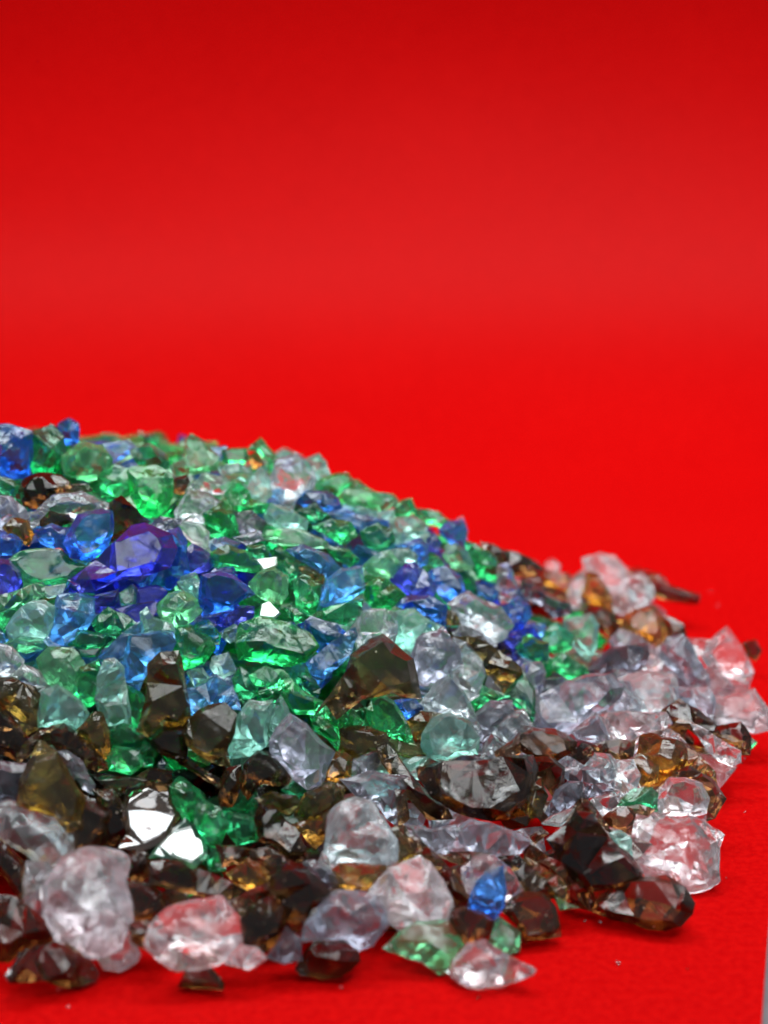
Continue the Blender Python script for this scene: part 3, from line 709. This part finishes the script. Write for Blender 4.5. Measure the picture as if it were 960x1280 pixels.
B k2|1493 3125 1562 3093 1684 3120 1729 3177 1695 3235 1617 3278 1571 3244 1528 3179|blue piece with a dark green-blue face
s k3|1517 3320 1573 3283 1703 3185 1770 3142 1783 3187 1749 3276 1660 3365 1595 3415 1549 3363|blue streaked shard running to the tent-shaped brown one
t k1|1092 3168 1172 3120 1209 3166 1151 3213|clear chip with white glints beside the bright green chunk
d k|941 3146 1042 3099 1101 3177 1090 3224 1021 3203|dark green slope above the rich green wedge
t k|1062 3287 1140 3261 1177 3361 1107 3398 1049 3341|clouded green chip over the faceted sky blue piece
b K4|1207 3940 1224 3827 1289 3759 1359 3781 1448 3892 1424 3928 1313 3918 1246 3995|brown shard with a grey facet below the aqua fin
b r3|1092 3984 1129 3848 1205 3824 1207 3926 1164 4027 1102 4027|brown column beside the grey-faceted brown shard
w K4|1352 3710 1387 3653 1454 3581 1532 3629 1664 3762 1630 3831 1597 3939 1530 3939 1441 3874 1354 3766|lavender shard with fine curved striations
t k3|1320 3731 1344 3610 1400 3478 1441 3543 1445 3601 1376 3668 1354 3723|thin pale aqua fin behind the striated lavender shard
t k2|1142 3767 1181 3599 1248 3510 1359 3510 1348 3610 1326 3723 1248 3777 1159 3783|green-clear chunk glittering beside the aqua fin
a k4|1597 3915 1638 3781 1703 3753 1762 3792 1751 3885 1682 3907 1625 3939|honey amber piece beside the striated lavender shard
w k3|1753 3796 1855 3749 1903 3762 1870 3863 1768 3907|pale lavender wedge above the crackled dome
d k1|1409 3948 1476 3892 1556 3948 1487 3996|green scrap between brown pieces under the striated shard
c r6|-32 4050 43 4012 141 4050 262 4083 373 4172 329 4318 249 4317 162 4306 63 4230 -32 4174|bluish grey clear boulder beside the amber tooth
b k4|-32 4202 22 4213 132 4321 121 4436 106 4501 41 4414 -32 4325|brown sloping piece under the bluish grey boulder
q k5|106 4434 139 4310 262 4310 286 4345 184 4458 128 4512|small rosy clear piece tucked behind the biggest pink lump
q r8|128 4510 214 4421 323 4312 433 4245 533 4240 633 4302 637 4412 643 4607 607 4735 477 4767 379 4751 290 4685 214 4585|biggest pale pink lump at the front
q r9|431 4713 477 4594 563 4575 654 4681 702 4770 687 4805 596 4860 518 4848|rounded pink lobe against the biggest pink lump
r k5|-32 4484 65 4494 219 4581 301 4637 297 4707 217 4728 106 4761 54 4804 -32 4795|red-brown slab at the front corner of the heap
b k7|41 4878 106 4765 217 4733 316 4700 392 4765 481 4865 468 4902 357 4934 217 4902 63 4913|low brown shard with two tiny glints, in front of the slab
b k4|375 4130 420 3985 479 4007 557 4063 524 4163 468 4252 366 4273 331 4293|dark brown block between amber tooth and mirror-faced shard
b k4|464 3957 565 3953 611 4020 643 4163 585 4219 485 4219 544 4098|brown shard whose tip touches the white mirror face
b m6|637 3950 747 3904 847 3931 897 4000 893 4087 828 4195 704 4253 602 4230 635 4163 622 4044|brown shard with a large white mirror face
b f5|496 3903 639 3888 741 3901 639 3935 529 3942|brown sliver with a bright white edge
b k4|691 3881 758 3839 858 3855 860 3925 758 3905|brown lump above the mirror-faced brown shard
d m6|745 4293 780 4237 856 4159 923 4094 966 4128 1027 4226 1032 4282 964 4334 845 4293|turquoise-white mirror face of a green shard
d k4|943 4059 1021 4011 1099 4044 1144 4122 1101 4243 1123 4340 1042 4347 1029 4275 997 4167|dark green shard holding up the turquoise mirror piece
b r5|624 4282 672 4251 739 4267 752 4369 693 4414 635 4380|dull round brown knob behind the biggest pink lump
b K5|748 4430 766 4317 880 4304 988 4347 1099 4390 1198 4457 1129 4505 986 4473|long flat brown shard below the turquoise mirror piece
r k4|626 4412 747 4419 828 4475 817 4575 747 4598 648 4621|red-brown chip beside the biggest pink lump
b k5|648 4618 747 4603 784 4659 719 4739 659 4707|dark chip between the two pale pink lumps
p k8|721 4694 745 4637 867 4538 975 4505 1096 4494 1161 4562 1218 4661 1185 4726 1105 4805 975 4837 888 4848 799 4793 732 4737|faceted pink-clear gem at the front edge
b k9|889 4936 945 4815 988 4763 1055 4837 1116 4912 1111 4945|tiny dark pyramid in front of the faceted pink gem
b k4|821 4466 899 4451 947 4497 856 4523|dull brown pebble above the faceted pink gem
o k4|1279 3994 1357 3957 1478 3979 1502 4024 1443 4072 1344 4039|olive-gold piece below the green scrap
o k5|1474 4070 1530 3968 1638 3903 1718 3937 1708 4005 1595 4104 1506 4137|olive-brown prism with one white spot
a k4|1463 4124 1584 4098 1640 4054 1643 4167 1573 4245 1528 4189|dark amber piece beside the crackled clear dome
b k5|1279 4102 1300 4022 1367 4033 1467 4130 1523 4241 1534 4299 1454 4310 1365 4232 1300 4200|broad dull brown shard in the brown thicket
d k4|1138 4070 1237 4076 1296 4132 1285 4200 1183 4223 1129 4154|dark olive-green piece with scattered glints
r k5|1081 4225 1172 4228 1263 4252 1207 4310 1116 4332|mauve-brown fin under the glint-scattered olive piece
b k5|1257 4254 1346 4239 1448 4306 1413 4364 1333 4364 1257 4310|lumpy brown piece with a white bead of light
a k5|1136 4373 1237 4293 1350 4371 1315 4429 1246 4451 1181 4418|amber brown piece with a golden sparkle line
b K6|1354 4373 1454 4314 1534 4347 1643 4457 1643 4494 1552 4548 1521 4658 1463 4635 1398 4514 1354 4449|big dull rounded brown shard in the front thicket
b k5|1138 4525 1259 4444 1348 4412 1361 4481 1270 4538 1203 4581|brown wedge over the brown lump by the pink gem
b r6|1203 4600 1257 4531 1357 4488 1415 4533 1426 4622 1391 4711 1313 4766 1214 4722|brown lump beside the faceted pink gem
x k6|1517 4319 1573 4304 1684 4371 1740 4444 1649 4462 1571 4405|grey-brown stick under the crackled dome
a k7|1658 4362 1703 4322 1812 4314 1920 4330 1955 4360 1920 4414 1855 4460 1747 4460 1669 4447|amber tube with a golden streak under the crackled dome
w r7|1506 4709 1528 4609 1617 4509 1682 4461 1781 4455 1870 4479 1913 4557 1924 4622 1857 4722 1790 4743 1723 4700|purple-grey rounded lump at the front edge
x k6|1333 4788 1432 4639 1502 4696 1502 4798 1422 4819|dull grey-brown chip beside the orange-sparked shard
q k7|1127 4820 1216 4726 1281 4737 1328 4793 1237 4847|flat pink chip against the faceted pink gem
b k9|1479 4842 1530 4759 1584 4699 1705 4699 1783 4750 1794 4804 1703 4885 1606 4896 1506 4873|brown shard with orange sparks at the front edge
c r7|1591 4321 1636 4197 1647 4089 1703 4022 1779 3989 1857 4011 1913 4089 1968 4197 1978 4297 1942 4353 1777 4321|big crackled clear dome
w k5|1706 3900 1866 3864 2029 3885 2022 3981 1968 4116 1931 4089 1877 4013 1801 3992|pale lavender slab behind the crackled dome
o k4|1964 4145 2020 4130 2122 4262 2042 4310 1983 4332|olive-gold shard between the crackled dome and dark spike
b k6|2039 4174 2107 4206 2195 4284 2252 4349 2338 4457 2338 4494 2269 4505 2224 4473 2159 4360 2083 4273|dark brown spike with one white glint
w k5|2033 4130 2161 4147 2269 4125 2295 4154 2239 4265 2172 4271 2083 4200|lavender chip shaped like a bow
w K5|2289 4156 2356 4103 2453 4119 2642 4208 2585 4267 2475 4278 2421 4288 2310 4221|long lavender-grey shard above the red-brown strip
w k4|2549 4167 2616 4147 2653 4197 2629 4214|small grey tip beside the long lavender-grey shard
r k5|2178 4275 2280 4260 2447 4266 2412 4310 2302 4321|red-brown strip under the long lavender-grey shard
b k4|2234 4351 2323 4314 2328 4405 2289 4397|dark chip beside the pinkish clear piece
p k6|2310 4340 2377 4293 2475 4277 2544 4338 2609 4447 2540 4494 2518 4505 2410 4494 2345 4462 2315 4395|pinkish clear piece behind the small blue shard
B k8|2336 4535 2364 4457 2421 4369 2512 4336 2517 4535 2464 4598 2408 4568|small bright blue shard alone among brown ones
r k8|2250 4600 2267 4547 2334 4542 2434 4574 2468 4609 2434 4700 2334 4723 2289 4665|small red-brown lump in front of the blue shard
r k7|2505 4546 2616 4466 2715 4466 2772 4533 2799 4676 2735 4689 2616 4711 2581 4622|red-brown block at the heap's front
b k5|2527 4308 2583 4282 2683 4360 2783 4468 2737 4494 2659 4462 2603 4449|brown shard sloping to the red-brown block
l k9|1918 4741 2009 4661 2085 4618 2182 4596 2260 4620 2306 4730 2239 4841 2193 4864 2117 4819 2029 4787|light green flat shard on the red paper
l k8|2416 4698 2497 4585 2596 4652 2593 4752 2540 4772 2462 4725|small light green lump behind the pink teardrop
p k10|2234 4860 2302 4769 2334 4726 2421 4704 2542 4782 2666 4847 2653 4873 2562 4907 2410 4945 2299 4917|pale pink teardrop, the frontmost piece of the spill
q k7|1838 4470 1955 4358 2096 4282 2154 4327 2241 4490 2257 4579 2182 4613 2085 4624 2018 4652 1909 4579|white-pink crackled shard above the light green flat one
b k3|1974 3950 2031 3957 2046 4091 1987 4137|dark brown gap piece beside the crackled dome
"""
placed = []
for i, line in enumerate(DATA.strip().split('\n')):
    head, pts, label = line.split('|')
    colour, flags = head.split()
    nums = [int(v) for v in pts.split()]
    P = [(nums[j] / 4.0, nums[j + 1] / 4.0) for j in range(0, len(nums), 2)]
    placed.append(build_shard(i, colour, flags, P, label))

# ------------------------------------------------------------------ the glass inside the heap
rng = random.Random(77)
pts = []
grid = {}
GS = 0.0082
tries = 0
while tries < 30000 and len(pts) < 2600:
    tries += 1
    x = rng.uniform(-0.24, 0.11); y = rng.uniform(0.21, 0.51)
    h = heap(x, y)
    if h < 0.0065:
        continue
    z = h - rng.uniform(0.0045, 0.008) - max(0.0, min(1.0, (y - 0.34) / 0.03)) * 0.007 if tries < 9000 else rng.uniform(0.004, max(0.0041, h - 0.010))
    z = max(z, 0.003)
    u, w = project(Vector((x, y, z)))
    if y < 0.37 or x > 0.0:
        near = [q for q in placed if abs(q[0] - u) < 170 and abs(q[1] - w) < 150]
        hits = sum(any(inside(q[3], u + 42 * math.cos(k), w + 36 * math.sin(k)) for q in near)
                   for k in (0.2, 1.0, 1.8, 2.6, 3.4, 4.2, 5.0, 5.8))
        if hits < 7 or sum(any(inside(q[3], u + 15 * math.cos(k), w + 15 * math.sin(k)) for q in near) for k in (1.57, 0.3, 2.84)) < 2:
            if not (u < 560 and 640 < w < 1060):
                continue
    key = (int(x // GS), int(y // GS), int(z // GS))
    if any((x - q[0]) ** 2 + (y - q[1]) ** 2 + (z - q[2]) ** 2 < GS * GS
           for a in (-1, 0, 1) for b in (-1, 0, 1) for c in (-1, 0, 1)
           for q in grid.get((key[0] + a, key[1] + b, key[2] + c), ())):
        continue
    grid.setdefault(key, []).append((x, y, z))
    pts.append((x, y, z))
keys = list(MAT)
bm = bmesh.new()
for x, y, z in pts:
    u, w = project(Vector((x, y, z)))
    near = sorted(placed, key=lambda q: (q[0] - u) ** 2 + (q[1] - w) ** 2)[:5]
    kc = rng.choice(near)[2]
    if w < 860 and u < 640 and kc in 'cwxpqtbr' and rng.random() < 0.75:
        kc = rng.choice('gggldss')
    mi = keys.index(kc)
    s = rng.uniform(0.0054, 0.0076) if z > heap(x, y) - 0.009 or y > 0.335 else rng.uniform(0.0076, 0.0092)
    tmp = bmesh.new()
    ax = Vector((rng.uniform(.7, 1.3), rng.uniform(.7, 1.3), rng.uniform(.5, 1.0)))
    for _ in range(11):
        d = Vector((rng.gauss(0, 1), rng.gauss(0, 1), rng.gauss(0, 1))).normalized() * s * rng.uniform(.75, 1.1)
        tmp.verts.new(Vector((x + d.x * ax.x, y + d.y * ax.y, max(0.0005, z + d.z * ax.z))))
    res = bmesh.ops.convex_hull(tmp, input=tmp.verts)
    bmesh.ops.delete(tmp, geom=[g for g in res['geom_interior'] if isinstance(g, bmesh.types.BMVert)], context='VERTS')
    vm = {v: bm.verts.new(v.co) for v in tmp.verts}
    for f in tmp.faces:
        nf = bm.faces.new([vm[v] for v in f.verts])
        nf.material_index = mi
    tmp.free()
me = bpy.data.meshes.new('glass_gravel')
bm.to_mesh(me); bm.free()
for k in keys:
    me.materials.append(MAT[k])
o = bpy.data.objects.new('glass_gravel', me)
COL.objects.link(o)
o['kind'] = 'stuff'
o['label'] = 'mixed small glass chips filling the inside of the heap'
o['category'] = 'glass gravel'

# crumbs and splinters that fell on the paper round the foot of the heap
bm = bmesh.new()
for _ in range(30):
    u, w = rng.choice([(rng.uniform(20, 690), rng.uniform(1200, 1262)), (rng.uniform(690, 940), rng.uniform(1000, 1240)),
                       (rng.uniform(860, 950), rng.uniform(740, 1000)), (rng.uniform(0, 700), rng.uniform(1195, 1225))])
    d = ray(u, w)
    p = EYE + d * (EYE.z / -d.z)
    s = rng.uniform(0.00018, 0.00045)
    tmp = bmesh.new()
    for _ in range(7):
        q = Vector((rng.gauss(0, 1), rng.gauss(0, 1), rng.gauss(0, 1))).normalized() * s
        tmp.verts.new(p + Vector((q.x * 1.4, q.y, max(0.0001, q.z + s * 0.6))))
    res = bmesh.ops.convex_hull(tmp, input=tmp.verts)
    bmesh.ops.delete(tmp, geom=[g for g in res['geom_interior'] if isinstance(g, bmesh.types.BMVert)], context='VERTS')
    vm = {v: bm.verts.new(v.co) for v in tmp.verts}
    mi = rng.choice((0, 0, 1, 2))
    for f in tmp.faces:
        bm.faces.new([vm[v] for v in f.verts]).material_index = mi
    tmp.free()
me = bpy.data.meshes.new('glass_crumbs')
bm.to_mesh(me); bm.free()
for k in 'cpb':
    me.materials.append(MAT[k])
o = bpy.data.objects.new('glass_crumbs', me)
COL.objects.link(o)
o['kind'] = 'stuff'
o['label'] = 'tiny glass crumbs scattered on the red paper round the heap'
o['category'] = 'glass crumbs'

# ------------------------------------------------------------------ red paper and table
m, nt, out = new_mat('red_paper')
N, L = nt.nodes.new, nt.links.new
b = N('ShaderNodeBsdfDiffuse'); gl = N('ShaderNodeBsdfGlossy'); ms = N('ShaderNodeMixShader')
ms.inputs[0].default_value = 0.0024
L(b.outputs[0], ms.inputs[1]); L(gl.outputs[0], ms.inputs[2]); L(ms.outputs[0], out.inputs[0])
gl.inputs['Roughness'].default_value = 0.37
tc = N('ShaderNodeTexCoord')
nz = N('ShaderNodeTexNoise'); nz.inputs['Scale'].default_value = 700; nz.inputs['Detail'].default_value = 6
L(tc.outputs['Object'], nz.inputs['Vector'])
nb = N('ShaderNodeTexNoise'); nb.inputs['Scale'].default_value = 9; nb.inputs['Detail'].default_value = 3
L(tc.outputs['Object'], nb.inputs['Vector'])
mx = N('ShaderNodeMix'); mx.data_type = 'RGBA'
mx.inputs[6].default_value = (0.39, 0.0006, 0.0012, 1); mx.inputs[7].default_value = (0.53, 0.0030, 0.0026, 1)
ad = N('ShaderNodeMath'); ad.operation = 'MULTIPLY_ADD'; ad.inputs[1].default_value = 0.6
st = N('ShaderNodeMapRange'); st.inputs['From Min'].default_value = 0.36; st.inputs['From Max'].default_value = 0.64
L(nz.outputs['Fac'], st.inputs['Value']); L(st.outputs[0], ad.inputs[0])
hb = N('ShaderNodeMath'); hb.operation = 'MULTIPLY'; hb.inputs[1].default_value = 0.4
L(nb.outputs['Fac'], hb.inputs[0]); L(hb.outputs[0], ad.inputs[2])
L(ad.outputs[0], mx.inputs[0]); L(mx.outputs[2], b.inputs['Color'])
bp = N('ShaderNodeBump'); bp.inputs['Strength'].default_value = 0.35; bp.inputs['Distance'].default_value = 0.0004
L(nz.outputs['Fac'], bp.inputs['Height']); L(bp.outputs[0], b.inputs['Normal']); L(bp.outputs[0], gl.inputs['Normal'])
RED = m

# profile of the sheet: flat, then a gentle sweep up to a leaning back
Y0, YF, R = 0.10, 0.56, 0.20
prof = [(Y0 + (YF - Y0) * i / 20, 0.0) for i in range(21)]
for i in range(1, 33):
    a = math.radians(84) * i / 32
    prof.append((YF + R * math.sin(a), R * (1 - math.cos(a))))
ey, ez = prof[-1]
for i in range(1, 9):
    prof.append((ey + 0.10 * i * math.cos(math.radians(84)), ez + 0.10 * i * math.sin(math.radians(84))))
def right_edge(y):
    return 0.0581 + (y - 0.213) * 0.27
bm = bmesh.new()
rows = []
ln = 0.0
for i, (y, z) in enumerate(prof):
    if i:
        ln += math.hypot(y - prof[i - 1][0], z - prof[i - 1][1])
    xr = right_edge(Y0 + ln)
    row = []
    for j in range(13):
        row.append(bm.verts.new((-0.75 + (xr + 0.75) * j / 12, y, z)))
    rows.append(row)
for i in range(len(rows) - 1):
    for j in range(12):
        bm.faces.new((rows[i][j], rows[i][j + 1], rows[i + 1][j + 1], rows[i + 1][j]))
def lower(v):                                # the cut edge of the sheet, 0.4 mm thick
    return bm.verts.new(v.co + Vector((0, 0, -0.0004)))
for chain in ([r[-1] for r in rows], rows[0]):
    top = [bm.verts.new(v.co) for v in chain]
    low = [lower(v) for v in chain]
    for i in range(len(chain) - 1):
        bm.faces.new((top[i], low[i], low[i + 1], top[i + 1]))
me = bpy.data.meshes.new('red_paper_backdrop')
bm.to_mesh(me); bm.free(); me.shade_smooth(); me.materials.append(RED)
o = bpy.data.objects.new('red_paper_backdrop', me); COL.objects.link(o)
o['kind'] = 'structure'
o['label'] = 'red paper sheet lying flat and sweeping up behind the glass'

m, nt, out = new_mat('grey_table')
N, L = nt.nodes.new, nt.links.new
b = N('ShaderNodeBsdfPrincipled'); L(b.outputs[0], out.inputs[0])
tc = N('ShaderNodeTexCoord')
nz = N('ShaderNodeTexNoise'); nz.inputs['Scale'].default_value = 260; nz.inputs['Detail'].default_value = 5
L(tc.outputs['Object'], nz.inputs['Vector'])
rp = N('ShaderNodeMix'); rp.data_type = 'RGBA'
rp.inputs[6].default_value = (0.10, 0.10, 0.11, 1); rp.inputs[7].default_value = (0.17, 0.165, 0.17, 1)
L(nz.outputs['Fac'], rp.inputs[0]); L(rp.outputs[2], b.inputs['Base Color'])
b.inputs['Roughness'].default_value = 0.6
bm = bmesh.new()
bmesh.ops.create_cube(bm, size=1.0)
for v in bm.verts:
    v.co = Vector((v.co.x * 2.4, 0.55 + v.co.y * 1.5, -0.0165 + v.co.z * 0.03))
bmesh.ops.bevel(bm, geom=list(bm.edges), offset=0.002, segments=2, affect='EDGES')
me = bpy.data.meshes.new('table_top'); bm.to_mesh(me); bm.free(); me.materials.append(m)
o = bpy.data.objects.new('table_top', me); COL.objects.link(o)
o['kind'] = 'structure'
o['label'] = 'grey table top under the red paper'

# ------------------------------------------------------------------ light
def area(name, loc, target, sx, sy, power, col=(1, 1, 1)):
    l = bpy.data.lights.new(name, 'AREA')
    l.shape = 'RECTANGLE'; l.size = sx; l.size_y = sy; l.energy = power; l.color = col
    ob = bpy.data.objects.new(name, l)
    ob.location = loc
    ob.rotation_euler = (Vector(target) - Vector(loc)).to_track_quat('-Z', 'Y').to_euler()
    COL.objects.link(ob)
    return ob


area('overhead_lamp', LAMP, (0.06, 0.48, 0.0), 1.1, 0.20, 9.0, (0.93, 0.98, 1.0))
area('front_lamp', (0.22, 0.05, 1.20), (0.0, 0.30, 0.02), 0.90, 0.70, 10.5, (0.95, 0.98, 1.0))

w = bpy.data.worlds.new('World'); S.world = w
w.use_nodes = True
bg = w.node_tree.nodes.get('Background') or w.node_tree.nodes.new('ShaderNodeBackground')
bg.inputs['Color'].default_value = (0.80, 0.88, 1.0, 1)
bg.inputs['Strength'].default_value = 0.27

# ------------------------------------------------------------------ render settings
S.view_settings.view_transform = 'Standard'
S.view_settings.look = 'None'
S.view_settings.exposure = 0.0
S.view_settings.gamma = 1.0
c = S.cycles
c.use_adaptive_sampling = True
c.adaptive_threshold = 0.018
c.max_bounces = 18
c.transmission_bounces = 16
c.glossy_bounces = 8
c.diffuse_bounces = 4
c.caustics_reflective = True
c.caustics_refractive = True
c.blur_glossy = 0.3
c.sample_clamp_indirect = 12.0
c.use_denoising = True
try:
    c.denoiser = 'OPENIMAGEDENOISE'
except Exception:
    pass
